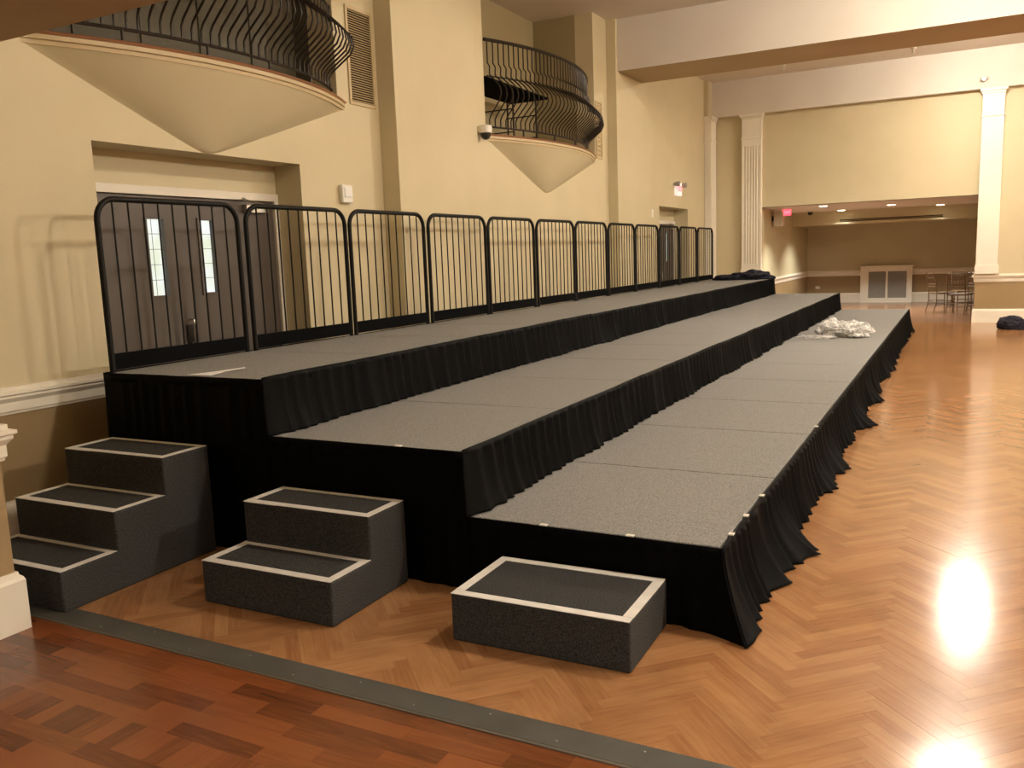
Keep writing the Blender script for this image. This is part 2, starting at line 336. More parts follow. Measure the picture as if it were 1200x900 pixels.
# ------------------------------------------------------------------ floor
def plank_mesh(name, l, wd, mt, th=.012, g=.0002):
    b = MB(); b.box((g, g, -th), (l - g, wd - g, 0)); me = b.mesh(name, mt)
    uvl = me.uv_layers.new(name='uv')
    for lp in me.loops: v = me.vertices[lp.vertex_index].co; uvl.data[lp.index].uv = (v.x, v.y)
    return me
def planks_joined(name, items, mt, parent, label=None):
    # items: (origin, ux, l, w)
    vs_, fs, uvs = [], [], []
    for o, a, l, wd, z in items:
        c, s = math.cos(a), math.sin(a); n = len(vs_); g = .0002
        for zz in (-.012, z):
            for (p, q) in ((g, g), (l - g, g), (l - g, wd - g), (g, wd - g)): vs_.append((o[0] + p * c - q * s, o[1] + p * s + q * c, zz)); uvs.append((p, q))
        for q in ((4, 5, 6, 7), (0, 1, 5, 4), (1, 2, 6, 5), (2, 3, 7, 6), (3, 0, 4, 7)): fs.append([n + i for i in q])
    me = bpy.data.meshes.new(name); me.from_pydata(vs_, [], fs); me.materials.append(mt); ul = me.uv_layers.new(name='uv')
    flat = [];
    for lp in me.loops: flat += uvs[lp.vertex_index]
    ul.data.foreach_set('uv', flat)
    o = bpy.data.objects.new(name, me); C.objects.link(o); o.parent = parent; o['kind'] = 'stuff'
    if label: o['label'] = label
    return o
def px(p):
    v = Vector(p) - CAM; z = v.dot(F_)
    return (600 + FPX * v.dot(R_) / z, 450 - FPX * v.dot(U_) / z, z) if z > .1 else (-999, -999, z)
floor = struct(MB().box((-5.3, -1.05, -.15), (XR, 16.0, -.0008)).obj('floor', M['wlight']), 'glossy herringbone parquet of the hall', 'floor')
W_, n_ = .0594, 7
items = []
cx0 = -.219
for k in range(-260, 420):
    for mm in range(-24, 24):
        for t in (0, 1):
            if t == 0: u, v, a = k + mm * n_, k - mm * n_, math.radians(45)
            else: u, v, a = k, k - 2 * n_ + 1 + 2 * n_ * mm, math.radians(135)
            # centre in grid units
            if t == 0: cu, cv = u + n_ / 2, v + .5
            else: cu, cv = u + .5, v + n_ / 2
            X = cx0 + (cu - cv) * W_ / math.sqrt(2); Y = (cu + cv) * W_ / math.sqrt(2) - 3.0
            if not (-4.3 < X < 7.5 and -1.2 < Y < 16.2): continue
            if -3.6 < X < -.35 and .35 < Y < 14.4: continue
            # plank origin (lower-left corner in its own frame)
            if t == 0: ou, ov = u, v
            else: ou, ov = u + 1, v
            ox = cx0 + (ou - ov) * W_ / math.sqrt(2); oy = (ou + ov) * W_ / math.sqrt(2) - 3.0
            items.append(((ox, oy), a, n_ * W_, W_, (X, Y)))
seen = set(); uq = []
for it in items:
    key = (round(it[4][0], 3), round(it[4][1], 3))
    if key in seen: continue
    seen.add(key); uq.append(it)
YC = -1.05; NCLIP = 0
def corners(it):
    o, a, l, wd, c = it; g = .0002
    return [(o[0] + p * math.cos(a) - q * math.sin(a), o[1] + p * math.sin(a) + q * math.cos(a), p, q) for p, q in ((g, g), (l - g, g), (l - g, wd - g), (g, wd - g))]
def crossing(it): ys = [c[1] for c in corners(it)]; return min(ys) < YC < max(ys)
cross = [i for i in uq if crossing(i)]
uq = [i for i in uq if min(c[1] for c in corners(i)) >= YC]
for it in cross:
    P = corners(it); out = []
    for k in range(4):
        A_, B_ = P[k], P[(k + 1) % 4]
        if A_[1] >= YC: out.append(A_)
        if (A_[1] - YC) * (B_[1] - YC) < 0: t = (YC - A_[1]) / (B_[1] - A_[1]); out.append(tuple(A_[j] + t * (B_[j] - A_[j]) for j in range(4)))
    n = len(out)
    if n < 3 or not any(0 < px((p[0], p[1], 0))[0] < 1200 for p in out): continue
    me = bpy.data.meshes.new('plank'); me.from_pydata([(p[0], p[1], 0) for p in out] + [(p[0], p[1], -.012) for p in out], [], [list(range(n))] + [[i, n + i, n + (i + 1) % n, (i + 1) % n] for i in range(n)])
    me.materials.append(M['wlight']); ul = me.uv_layers.new(name='uv')
    for lp in me.loops: ul.data[lp.index].uv = out[lp.vertex_index % n][2:4]
    o = bpy.data.objects.new('plank', me); C.objects.link(o); o.parent = floor
    NCLIP += 1
def vis(it):
    x, y = it[4]; q = px((x, y, 0))
    if not (-5 < q[0] < 1205 and 0 < q[1] < 905): return False
    return not (x < -.02 and y > -.02)
vv = sorted([i for i in uq if vis(i)], key=lambda i: (i[4][0] - CAM.x) ** 2 + (i[4][1] - CAM.y) ** 2)
near = vv[:298 - NCLIP]; ns = set(id(i) for i in near)
pm = plank_mesh('plank', n_ * W_, W_, M['wlight'])
for it in near:
    o = bpy.data.objects.new('plank', pm); C.objects.link(o); o.parent = floor; o.location = (it[0][0], it[0][1], random.uniform(-.0002, 0)); o.rotation_euler = (random.gauss(0, .0006), random.gauss(0, .0006), it[1])
planks_joined('plank_field', [(i[0], i[1], i[2], i[3], random.uniform(-.0002, 0)) for i in uq if id(i) not in ns], M['wlight'], floor)
# dark parquet at the camera end
floor2 = struct(MB().box((-5.3, -7.2, -.15), (XR, -1.05, -.011)).obj('floor', M['wdark']), 'dark reddish parquet nearest the camera', 'floor')
dit = []; y = -1.125; PW, PL = .0775, .396
row = 0
while y > -3.2:
    for r in range(6):
        off = -.585 + (PL / 2 if (row % 2) else 0); row += 1
        for i in range(-11, 10):
            x = off + i * PL
            if x > 3.2 or x + PL < -4.2: continue
            dit.append(((x, y - PW), 0, PL, PW, (x + PL / 2, y - PW / 2)))
        y -= PW
    for i in range(-32, 50):
        x = -.585 + i * PW
        dit.append(((x + PW, y - 2 * PW), math.pi / 2, 2 * PW, PW, (x + PW / 2, y - PW)))
    y -= 2 * PW
dv = sorted([i for i in dit if (lambda q: -30 < q[0] < 1200 and 0 < q[1] < 930)(px((*i[4], 0)))], key=lambda i: -px((*i[4], 0))[1])[::-1][:295]
ds = set(id(i) for i in dv)
m1 = plank_mesh('plank', PL, PW, M['wdark']); m2 = plank_mesh('plank', 2 * PW, PW, M['wdark'])
for it in dv:
    o = bpy.data.objects.new('plank', m1 if it[2] == PL else m2); C.objects.link(o); o.parent = floor2; o.location = (it[0][0], it[0][1], random.uniform(-.0002, 0)); o.rotation_euler = (random.gauss(0, .0008), random.gauss(0, .0008), it[1])
planks_joined('plank_field', [(i[0], i[1], i[2], i[3], random.uniform(-.0002, 0)) for i in dit if id(i) not in ds], M['wdark'], floor2)
# alcove floor
floor3 = struct(MB().box((-3.3, 16.0, -.15), (3.0, 23.0, -.011)).obj('floor', M['ralc']), 'board floor of the alcove, shade put into its darker brown', 'floor')
it3 = []
for r in range(78):
    yy = 16.0 + r * .09; off = random.uniform(-.9, 0)
    for i in range(8): it3.append(((-3.12 + off + i * .9, yy), 0, .9, .09, 0))
planks_joined('board_field', it3, M['ralc'], floor3)
# threshold strip
th = struct(MB().box((-4.2, -1.113, -.02), (XR, -.985, .005)).obj('trim_14', M['strip']), 'flat grey threshold strip between the two parquet floors', 'threshold strip')
MB().box((-4.2, -1.127, -.02), (XR, -1.113, .004)).obj('metal_lip', M['stripedge'], th)
for i in range(14):
    MB().lathe([(.004, .004), (.004, .0062), (.002, .0066)], (-2.6 + i * .29, -1.02 if i % 2 else -1.08, 0), 8).obj('screw', M['alu'], th)

# ------------------------------------------------------------------ doors
def double_door(name, y0, y1, label, detailed):
    xd = XW - .292
    root = empty(name, (xd, (y0 + y1) / 2, 0)); struct(root, label, 'door')
    T = Matrix.Translation((-xd, -(y0 + y1) / 2, 0)); mid = (y0 + y1) / 2
    b = MB(); b.box((xd - .05, y0 + .002, 2.185), (xd + .025, y1 - .002, 2.25), 0, T).box((xd - .05, y0 + .002, 0), (xd + .025, y0 + .05, 2.185), 0, T).box((xd - .05, y1 - .055, 0), (xd + .025, y1 - .002, 2.185), 0, T)
    bevel(b.obj('door_frame', M['doorframe'], root), .004)
    for s, (a, e) in enumerate(((y0 + .053, mid - .002), (mid + .002, y1 - .058))):
        wy0 = (.96, 1.455)[s] if detailed else a + .36
        wy1 = wy0 + (.150, .135)[s]; z0, z1 = 1.44, 2.01
        b = MB(); x0, x1 = xd - .045, xd
        b.box((x0, a, .01), (x1, wy0, 2.18), 0, T).box((x0, wy1, .01), (x1, e, 2.18), 0, T).box((x0, wy0, .01), (x1, wy1, z0), 0, T).box((x0, wy0, z1), (x1, wy1, 2.18), 0, T)
        leaf = b.obj('door_leaf', M['door'], root)
        b = MB(); f = .018
        b.box((x1, wy0 - f, z0 - f), (x1 + .012, wy0, z1 + f), 0, T).box((x1, wy1, z0 - f), (x1 + .012, wy1 + f, z1 + f), 0, T).box((x1, wy0, z0 - f), (x1 + .012, wy1, z0), 0, T).box((x1, wy0, z1), (x1 + .012, wy1, z1 + f), 0, T)
        b.obj('window_bead', M['door'], leaf)
        MB().box((xd - .030, wy0, z0), (xd - .024, wy1, z1), 0, T).obj('glass_pane', M['glass'], leaf)
        b = MB()
        for k in range(1, 5): b.box((xd - .023, wy0, z0 + k * .115), (xd - .021, wy1, z0 + k * .115 + .003), 0, T)
        if not s: b.box((xd - .023, wy0 + .06, z0), (xd - .021, wy0 + .063, z1), 0, T)
        o = b.obj('wire_grid', M['dplastic'], leaf)
        MB().box((x1, a + .02, .05), (x1 + .003, e - .02, .32), 0, T).obj('kick_plate', M['steel'], leaf)
        if not s:
            MB().box((x1, e - .11, 1.0), (x1 + .012, e - .045, 1.20), 0, T).obj('handle_plate', M['dplastic'], leaf)
            yy = e - .07; P = [(xd + .005, yy, 1.24), (xd + .05, yy, 1.235), (xd + .06, yy, 1.20), (xd + .06, yy, 1.09), (xd + .05, yy, 1.055), (xd + .005, yy, 1.05)]
            MB().tube([tuple(T @ Vector(p)) for p in P], .007, 8).obj('handle', M['steel'], leaf, True)
    cl = MB().box((xd, y1 - .42, 2.085), (xd + .055, y1 - .17, 2.145), 0, T).obj('door_closer', M['steel'], root)
    P = [(xd + .06, y1 - .22, 2.15), (xd + .16, y1 - .52, 2.17), (xd + .03, y1 - .42, 2.20)]
    MB().tube([tuple(T @ Vector(p)) for p in P], .009, 6).obj('closer_arm', M['steel'], cl)
    return root
double_door('door_1', D1[0], D1[1], 'dark grey double doors with narrow lit glass in white frame, nearest recess', True)
double_door('door_2', D2[0], D2[1], 'dark grey doors in the far recess under the exit sign', False)

# ------------------------------------------------------------------ balconies
def balcony(yc, hw, which, dy):
    B = .38; z = 3.10
    root = empty('balcony', (XW, yc, 2.5)); T = Matrix.Translation((-XW, -yc, -2.5))
    R = (hw * hw + B * B) / (2 * B); a0 = math.asin(hw / R)
    def arc(t, e=0.):   # t -1..1 , e outward offset
        a = a0 * t; return (XW - (R - B) + (R + e) * math.cos(a), yc + (R + e) * math.sin(a) * (1 if True else 1))
    n = 40
    def shape(prof, name, mt, nn=n, smooth=True):
        b = MB(); k = len(prof)
        for i in range(nn + 1):
            t = -1 + 2 * i / nn
            for e, zz in prof:
                x, y = arc(t, e); x = max(x, XW + .002); b.v.append((x - XW, y - yc, zz - 2.5))
        for i in range(nn):
            for j in range(k): b.f.append((i * k + j, i * k + (j + 1) % k, (i + 1) * k + (j + 1) % k, (i + 1) * k + j)); b.mi.append(0)
        b.f.append(tuple(range(k))); b.mi.append(0); b.f.append(tuple(nn * k + j for j in range(k))[::-1]); b.mi.append(0)
        return b.obj(name, mt, root, smooth)
    shape([(-.06, 3.100), (.012, 3.100), (.022, 3.092), (.012, 3.080), (-.06, 3.080)], 'wood_edge', M['copper'])
    shape([(-.07, 3.079), (.004, 3.079), (.004, 3.050), (-.012, 3.045), (-.016, 3.020), (-.07, 3.020)], 'fascia', M['vent'])
    # floor slab
    b = MB(); pts = [arc(-1 + 2 * i / n, -.04) for i in range(n + 1)]; k = len(pts)
    for zz in (3.09, 3.03): b.v += [(max(x, XW - .0) - XW, y - yc, zz - 2.5) for x, y in pts]
    b.f.append(tuple(range(k))); b.f.append(tuple(k + i for i in range(k))[::-1]); b.mi += [0, 0]
    for i in range(k): b.f.append((i, k + i, k + (i + 1) % k, (i + 1) % k)); b.mi.append(0)
    b.obj('floor_slab', M['wall'], root)
    # tapering underside meeting the wall in a rounded point
    b = MB(); nz = 30
    for j in range(nz + 1):
        f = 1 - j / nz; s = 1.06 * (1 - math.sqrt(f * f + .0036) / math.sqrt(1.0036))
        for i in range(n + 1):
            x, y = arc(-1 + 2 * i / n, -.015)
            b.v.append(((max(x, XW) - XW) * f, (y - yc) * f + dy * (1 - f), (3.03 - s * .545) - 2.5))
    for j in range(nz):
        for i in range(n): a = j * (n + 1) + i; b.f.append((a, a + 1, a + n + 2, a + n + 1)); b.mi.append(0)
    b.obj('underside', M['wall'], root, 'all')
    tag(root, ('larger looking nearer curved tan balcony with copper edge above the double doors', 'farther small curved tan balcony between the two tan piers')[which], 'balcony', 'curved wall balconies')
    # railing
    rr = empty('balcony_railing', (XW, yc, 3.1)); tag(rr, ('black bellied iron railing on the nearer balcony, cut by the top edge', 'black bellied iron railing on the farther balcony, seen whole')[which], 'railing', 'iron balcony railings')
    prof = [(0, .10), (0, .19), (.03, .235), (.12, .31), (.205, .38), (.24, .45), (.225, .53), (.15, .61), (.07, .67), (.03, .71), (.035, .76), (.038, .80), (.0, .845), (0, 1.0), (0, 1.10)]
    E0 = -.10
    def P(t, e, zz): x, y = arc(t, e + E0); return (x - XW, y - yc, zz)
    tm = .955
    def rail(name, zz, r, e=0.):
        MB().tube([P(-tm + 2 * tm * i / 48, e, zz) for i in range(49)], r, 8).obj(name, M['iron'], rr, True)
    rail('top_rail', 1.11, .021); rail('bottom_rail', .10, .012); rail('ring_rail', .685, .009, .03)
    nb = 38
    for i in range(nb):
        t = -tm + 2 * tm * (i + .5) / nb
        MB().tube([P(t, e, zz) for e, zz in prof], .0085, 5, cap=False).obj('baluster', M['iron'], rr, True)
    for t in (-tm, -.6, -.2, .2, .6, tm):
        MB().tube([P(t, 0, 0), P(t, 0, .1)], .011, 6).obj('foot', M['iron'], rr)
balcony(1.48, 1.55, 0, -.15); balcony(7.42, 1.70, 1, -.09)
# table on the farther balcony
tb = empty('banquet_table', (-4.72, 7.0, 3.1)); tag(tb, 'dark table standing behind the farther balcony railing, seen from below', 'table')
bevel(MB().box((-.30, -1.0, .73), (.30, .95, .76)).obj('tabletop', M['toe'], tb), .005)
for yy in (-.8, .05, .75):
    b = MB(); b.tube([(-.25, yy, .73), (-.25, yy, 0)], .013, 6).tube([(.2, yy, .73), (.2, yy, 0)], .013, 6).tube([(-.25, yy, .2), (.2, yy, .2)], .009, 6).tube([(-.25, yy, .5), (.2, yy, .5)], .009, 6)
    b.obj('trestle', M['iron'], tb)

# ------------------------------------------------------------------ vents and small fittings on the left wall
def louvre(y0, y1, z0, z1, label, dark=True, n=38):
    r = empty('wall_vent', (XW, (y0 + y1) / 2, z0)); tag(r, label, 'vent'); T = Matrix.Translation((-XW, -(y0 + y1) / 2, -z0)); f = .03
    b = MB(); b.box((XW, y0 - f, z0 - f), (XW + .014, y0, z1 + f), 0, T).box((XW, y1, z0 - f), (XW + .014, y1 + f, z1 + f), 0, T).box((XW, y0, z0 - f), (XW + .014, y1, z0), 0, T).box((XW, y0, z1), (XW + .014, y1, z1 + f), 0, T)
    b.obj('frame', M['vent'], r)
    MB().box((XW, y0, z0), (XW + .002, y1, z1), 0, T).obj('backing', M['ventdark'] if dark else M['vent'], r)
    for i in range(n):
        z = z0 + (i + .5) * (z1 - z0) / n; h = (z1 - z0) / n * .34
        mt = T @ Matrix.Translation((XW + .008, 0, z)) @ Matrix.Rotation(math.radians(35), 4, 'Y')
        MB().box((-.008, y0 + .002, -h * .35), (.008, y1 - .002, h * .35), 0, mt).obj('slat', M['vent'], r)
louvre(3.135, 3.475, 3.12, 3.94, 'tall tan louvred air vent right of the nearer balcony')
louvre(9.21, 9.41, 3.13, 3.94, 'narrow tan vent panel right of the farther balcony', False, 12)
s = empty('motion_sensor', (XW, 2.935, 2.18)); tag(s, 'white motion sensor box on the wall above the second railing panel', 'sensor')
bevel(MB().box((0, -.075, 0), (.05, .075, .165)).obj('housing', M['plastic'], s), .012, 3)
bevel(MB().box((.05, -.05, .05), (.058, .05, .14)).obj('lens', M['signw'] if 0 else M['paper'], s), .004)
s = empty('dome_camera', (XW + .0, 5.52, 3.03)); tag(s, 'white dome security camera beside the first tan pier', 'camera')
MB().lathe([(.055, 0), (.075, .01), (.08, .06), (.075, .09), (.04, .10)], (.09, 0, .04), 20).obj('housing', M['plastic'], s, True)
MB().lathe([(.012, -.075), (.04, -.062), (.058, -.035), (.065, 0), (.06, .005)], (.09, 0, .045), 20).obj('dark_dome', M['dplastic'], s, True)
MB().box((0, -.04, .06), (.05, .04, .13)).obj('bracket', M['plastic'], s)
s = empty('wall_switch', (XW, 11.82, 2.26)); tag(s, 'small white wall box left of the far door recess', 'switch'); bevel(MB().box((0, -.05, 0), (.03, .05, .15)).obj('cover', M['plastic'], s), .006)

def letters(parent, txt, mtx, size, mt, name='lettering'):
    cu = bpy.data.curves.new(name, 'FONT'); cu.body = txt; cu.size = size; cu.extrude = .003; cu.align_x = 'CENTER'; cu.align_y = 'CENTER'; cu.materials.append(mt)
    o = bpy.data.objects.new('tmp', cu); C.objects.link(o); dg = bpy.context.evaluated_depsgraph_get(); me = bpy.data.meshes.new_from_object(o.evaluated_get(dg)); bpy.data.objects.remove(o)
    l = bpy.data.objects.new(name, me); C.objects.link(l); l.parent = parent; l.matrix_local = mtx; return l
RX = Matrix.Rotation(math.radians(90), 4, 'X')
s = empty('exit_sign', (XW, 13.44, 2.72)); tag(s, 'glowing exit sign with two lamp heads above the far left door', 'exit sign')
bevel(MB().box((.0, -.16, 0), (.06, .16, .26)).obj('housing', M['signw'], s), .008)
letters(s, 'EXIT', Matrix.Translation((.062, 0, .13)) @ Matrix.Rotation(math.radians(90), 4, 'Z') @ RX, .15, M['red'])
for dy in (-.24, .24): MB().lathe([(.03, -.05), (.045, 0), (.052, .06), (.045, .065)], (.07, dy, .22), 14, 'x').obj('lamp_head', M['grille'], s, True)
MB().box((0, -.26, .20), (.03, .26, .24)).obj('lamp_bar', M['plastic'], s)

# ------------------------------------------------------------------ alcove fittings
for i, (x, y) in enumerate(CANS_FAR):
    r = empty('recessed_downlight', (x, y, 2.517)); tag(r, ['lit ceiling downlight nearest the alcove opening', 'lit downlight second from the left, close to the bulkhead', 'lit downlight in the middle of the alcove ceiling', 'lit downlight at the right of the alcove ceiling'][i], 'ceiling light', 'recessed alcove downlights')
    MB().lathe([(.075, -.004), (.115, -.012), (.12, 0), (.075, 0)], (0, 0, 0), 24).obj('trim_ring', M['plastic'], r, True)
    MB().lathe([(.01, -.020), (.085, -.016), (.088, -.013)], (0, 0, 0), 20).obj('lamp', M['can'], r, True)
for i, (x, y) in enumerate(CANS_NEAR):
    r = empty('recessed_downlight', (x, y, 2.572)); tag(r, ['lit downlight in the low ceiling just behind the camera', 'lit downlight in the low ceiling right of the camera', 'lit downlight in the low ceiling far behind the camera'][i], 'ceiling light')
    MB().lathe([(.075, -.004), (.115, -.012), (.12, 0), (.075, 0)], (0, 0, 0), 24).obj('trim_ring', M['plastic'], r, True)
    MB().lathe([(.01, -.020), (.085, -.016), (.088, -.013)], (0, 0, 0), 20).obj('lamp', M['can'], r, True)
r = empty('slot_diffuser', (-.75, 20.30, 2.26)); tag(r, 'long dark air slot on the alcove bulkhead', 'air diffuser')
MB().box((-1.2, -.012, -.03), (1.18, 0, .03)).obj('slot', M['ventdark'], r); b = MB(); b.box((-1.22, -.016, .03), (1.2, 0, .042)).box((-1.22, -.016, -.042), (1.2, 0, -.03)); b.obj('frame', M['alc'], r)
MB().box((-1.2, -.015, -.004), (1.18, -.010, .004)).obj('blade', M['alc'], r)
r = empty('dome_camera', (-2.66, 20.16, 2.517)); tag(r, 'tiny dark dome camera on the alcove ceiling', 'camera'); MB().lathe([(.01, -.085), (.05, -.065), (.065, -.02), (.07, -.001)], (0, 0, 0), 16).obj('dark_dome', M['dplastic'], r, True)
# radiator cover with two grilles
r = empty('radiator_cover', (-.98, 22.74, 0)); tag(r, 'white wall cabinet with two grey grilles against the alcove back wall', 'radiator cover')
b = MB(); b.box((-.67, -.10, 0), (-.46, 0, 1.0)).box((.52, -.10, 0), (.66, 0, 1.0)).box((-.46, -.10, 0), (.52, 0, .13)).box((-.46, -.10, .87), (.52, 0, 1.0)).box((-.015, -.10, .13), (.045, 0, .87)); b.obj('cabinet', M['white'], r)
bevel(MB().box((-.70, -.13, 1.0), (.69, 0, 1.03)).obj('top', M['white'], r), .004)
for x0, x1 in ((-.46, -.015), (.045, .52)):
    g = MB().box((x0, -.05, .13), (x1, -.04, .87)).obj('grille', M['grille'], r)
    b = MB()
    for i in range(14): x = x0 + (i + .5) * (x1 - x0) / 14; b.box((x - .004, -.065, .13), (x + .004, -.05, .87))
    o = b.obj('grille_bar', M['grille'], g); o['kind'] = 'stuff'
r = empty('wall_outlet', (-2.82, 22.80, .40)); tag(r, 'small white outlet plate on the brown alcove wainscot', 'outlet'); bevel(MB().box((-.06, -.012, 0), (.06, 0, .08)).obj('plate', M['plastic'], r), .003)
# speaker and exit sign at the alcove's left wall
r = empty('wall_speaker', (-3.12, 17.5, 2.13)); tag(r, 'white box speaker hung high on the alcove left wall', 'speaker')
bevel(MB().box((.06, -.12, 0), (.26, .12, .35)).obj('housing', M['speaker'], r), .01); MB().box((0, -.03, .12), (.06, .03, .24)).obj('bracket', M['dplastic'], r)
r = empty('exit_sign', (-2.80, 17.55, 2.517)); tag(r, 'small red exit sign hanging from the alcove ceiling by the speaker', 'exit sign')
bevel(MB().box((-.10, -.02, -.15), (.10, .02, -.012)).obj('housing', M['red'], r), .004); MB().box((-.02, -.01, -.012), (.02, .01, 0)).obj('stem', M['plastic'], r)
letters(r, 'EXIT', Matrix.Translation((0, -.022, -.08)) @ RX, .085, M['signw'])

def rod(b, a, c, r=.011): b.tube([a, c], r, 6)
def chair(loc, rz, label):
    r = empty('banquet_chair', loc, rz); tag(r, label, 'chair', 'slim wooden banquet chairs in the alcove'); w2, d2 = .19, .19
    for sx in (-1, 1):
        MB().tube([(sx * w2, d2, 0), (sx * w2 * .95, d2 * .95, .44)], .013, 6).obj('leg', M['chair'], r)
        MB().tube([(sx * w2 * 1.02, -d2 - .07, 0), (sx * w2, -d2, .25), (sx * w2, -d2, .46), (sx * w2 * .98, -d2 - .03, .7), (sx * w2 * .95, -d2 - .08, .93)], .013, 6).obj('back_post', M['chair'], r, True)
    bevel(MB().box((-.21, -.20, .43), (.21, .21, .465)).obj('seat', M['chair'], r), .01)
    b = MB()
    for z in (.17, .25): rod(b, (-w2, d2, z), (w2, d2, z), .008); rod(b, (-w2, -d2, z), (w2, -d2, z), .008); rod(b, (-w2, -d2, z + .02), (-w2, d2, z + .02), .008); rod(b, (w2, -d2, z + .02), (w2, d2, z + .02), .008)
    b.obj('stretcher', M['chair'], r)
    for z, y in ((.60, -.205), (.66, -.21), (.80, -.235), (.905, -.265)): MB().tube([(-w2, y, z), (w2, y, z)], .010, 6).obj('back_rail', M['chair'], r)
    b = MB()
    for i in range(5): x = -.13 + i * .065; b.tube([(x, -.21, .66), (x, -.265, .905)], .007, 6)
    b.obj('back_spindle', M['chair'], r)
chair((.47, 18.9, 0), math.radians(-62), 'slim brown chair furthest left in the alcove, back to the left')
chair((.86, 18.15, 0), math.radians(-20), 'slim brown chair in front, between the leftmost chair and the white pilaster')
chair((1.30, 18.9, 0), math.radians(-35), 'slim brown chair half hidden behind the white pilaster')
chair((.93, 19.6, 0), math.radians(200), 'slim brown chair at the back of the chair cluster')

# sprinkler heads
for i, (x, y, z, lb) in enumerate([(-1.72, 10.98, 4.47, 'small sprinkler head under the ceiling beam, left of two'), (.13, 11.0, 4.47, 'small sprinkler head under the ceiling beam, right of two')]):
    r = empty('sprinkler_head', (x, y, z)); tag(r, lb, 'sprinkler'); MB().lathe([(.025, -.075), (.03, -.07), (.012, -.06), (.012, -.02), (.035, -.01), (.035, .02)], (0, 0, 0), 12).obj('head', M['plastic'], r, True)
    MB().tube([(0, 0, .0), (0, 0, .78)], .012, 6).obj('pipe', M['plastic'], r)
r = empty('sprinkler_head', (1.13, 15.82, 4.66)); tag(r, 'grey side-wall sprinkler above the bright white pilaster', 'sprinkler')
MB().tube([(0, 0, 0), (0, -.07, 0)], .012, 6).obj('pipe', M['alu'], r); MB().lathe([(.03, -.10), (.035, -.08), (.015, -.06)], (0, 0, 0), 10, 'y').obj('head', M['alu'], r); MB().box((-.07, -.09, -.02), (-.02, -.07, .03)).box((.02, -.09, .0), (.08, -.07, .04)).obj('deflector', M['grille'], r)

# ceiling lamps (bowls hanging above the frame; seen mirrored in the floor)
for i, (x, y, z, p) in enumerate(LAMP_A + LAMP_B):
    r = empty('ceiling_lamp', (x, y, ZC)); tag(r, ['glass globe lamp over the middle bay near the stage', 'glass globe lamp beyond the ceiling beam', 'glass globe lamp over the nearest bay', 'glass globe lamp far right in the nearest bay', 'glass globe lamp far right in the middle bay', 'glass globe lamp far right beyond the beam'][i], 'lamp', 'glass globe ceiling lamps')
    h = ZC - z; rz_ = min(.11, .7 * h) if i < 3 else .16; rr_ = .26 if i < 3 else .24
    bm_ = mat('lamp_globe', (1, .95, .85), .5, emis=WARM, es=p / (math.pi * 2 * math.pi * rr_ * rr_ * (.75 if i < 3 else 1.4)))
    MB().lathe([(rr_ * math.sin(math.pi * k / 12) + .001, -h - rz_ * math.cos(math.pi * k / 12)) for k in range(13)], (0, 0, 0), 28).obj('glass_globe', bm_, r, True)
    MB().tube([(0, 0, -h + rz_ - .01), (0, 0, -.01)], .02, 8).obj('stem', M['steel'], r); MB().lathe([(.05, -.012), (.09, -.001)], (0, 0, 0), 16).obj('canopy', M['steel'], r)

# ------------------------------------------------------------------ staging
PITCH = 1.22; NT = 12; LT = PITCH * NT
TIERS = [(-1.264, 0., .369), (-2.53, -1.268, .693), (-3.81, -2.534, 1.008)]
tn = ['lowest front tier', 'middle tier', 'tall tier by the wall']
for ti, (x0, x1, h) in enumerate(TIERS):
    proto = None
    for i in range(NT):
        if proto is None:
            proto = empty('stage_deck', (0, 0, 0)); L_ = PITCH - .011; W2 = x1 - x0
            bevel(MB().box((0, 0, h - .022), (W2, L_, h)).obj('carpet_top', M['carpet'], proto), .003, 1)
            b = MB(); b.box((.002, .002, h - .09), (.03, L_ - .002, h - .0222)).box((W2 - .03, .002, h - .09), (W2 - .002, L_ - .002, h - .0222)).box((.03, .002, h - .09), (W2 - .03, .03, h - .0222)).box((.03, L_ - .03, h - .09), (W2 - .03, L_ - .002, h - .0222)); b.obj('frame', M['alu'], proto)
            for lx in (.08, W2 - .08):
                for ly in (.08, L_ - .08): MB().tube([(lx, ly, 0), (lx, ly, h - .023)], .02, 8).obj('leg', M['alu'], proto)
            o = proto
        else: o = dup(proto)
        o.location = (x0, i * PITCH + .005, random.uniform(-.0015, .0015) * 0); 
        far_ = 'nearest the camera' if i == 0 else ('at the far end' if i == NT - 1 else ORD[i] + ' from the near end')
        tag(o, 'grey carpeted stage deck of the %s, %s' % (tn[ti], far_), 'stage deck', 'grey carpeted stage decks, ' + tn[ti])

# guard rail panels
def rail_panel():
    r = empty('guard_rail_panel', (0, 0, 0)); Wd, H, rad, tr = 1.145, 1.065, .13, .0185
    P = [(0, 0, .0), (0, 0, H - rad)]
    for k in range(1, 8): a = math.pi / 2 * k / 8; P.append((0, rad - rad * math.cos(a), H - rad + rad * math.sin(a)))
    P += [(0, rad, H), (0, Wd - rad, H)]
    for k in range(1, 8): a = math.pi / 2 * k / 8; P.append((0, Wd - rad + rad * math.sin(a), H - rad + rad * math.cos(a)))
    P += [(0, Wd, H - rad), (0, Wd, 0)]
    MB().tube(P, tr, 10).obj('tube_frame', M['black'], r, True)
    MB().box((-.008, .015, .015), (.012, Wd - .015, .115)).obj('toe_board', M['toe'], r)
    for i in range(9):
        y = Wd * (i + 1) / 10; MB().tube([(0, y, .10), (0, y, H)], .0062, 6, cap=False).obj('bar', M['black'], r, True)
    return r
proto = rail_panel()
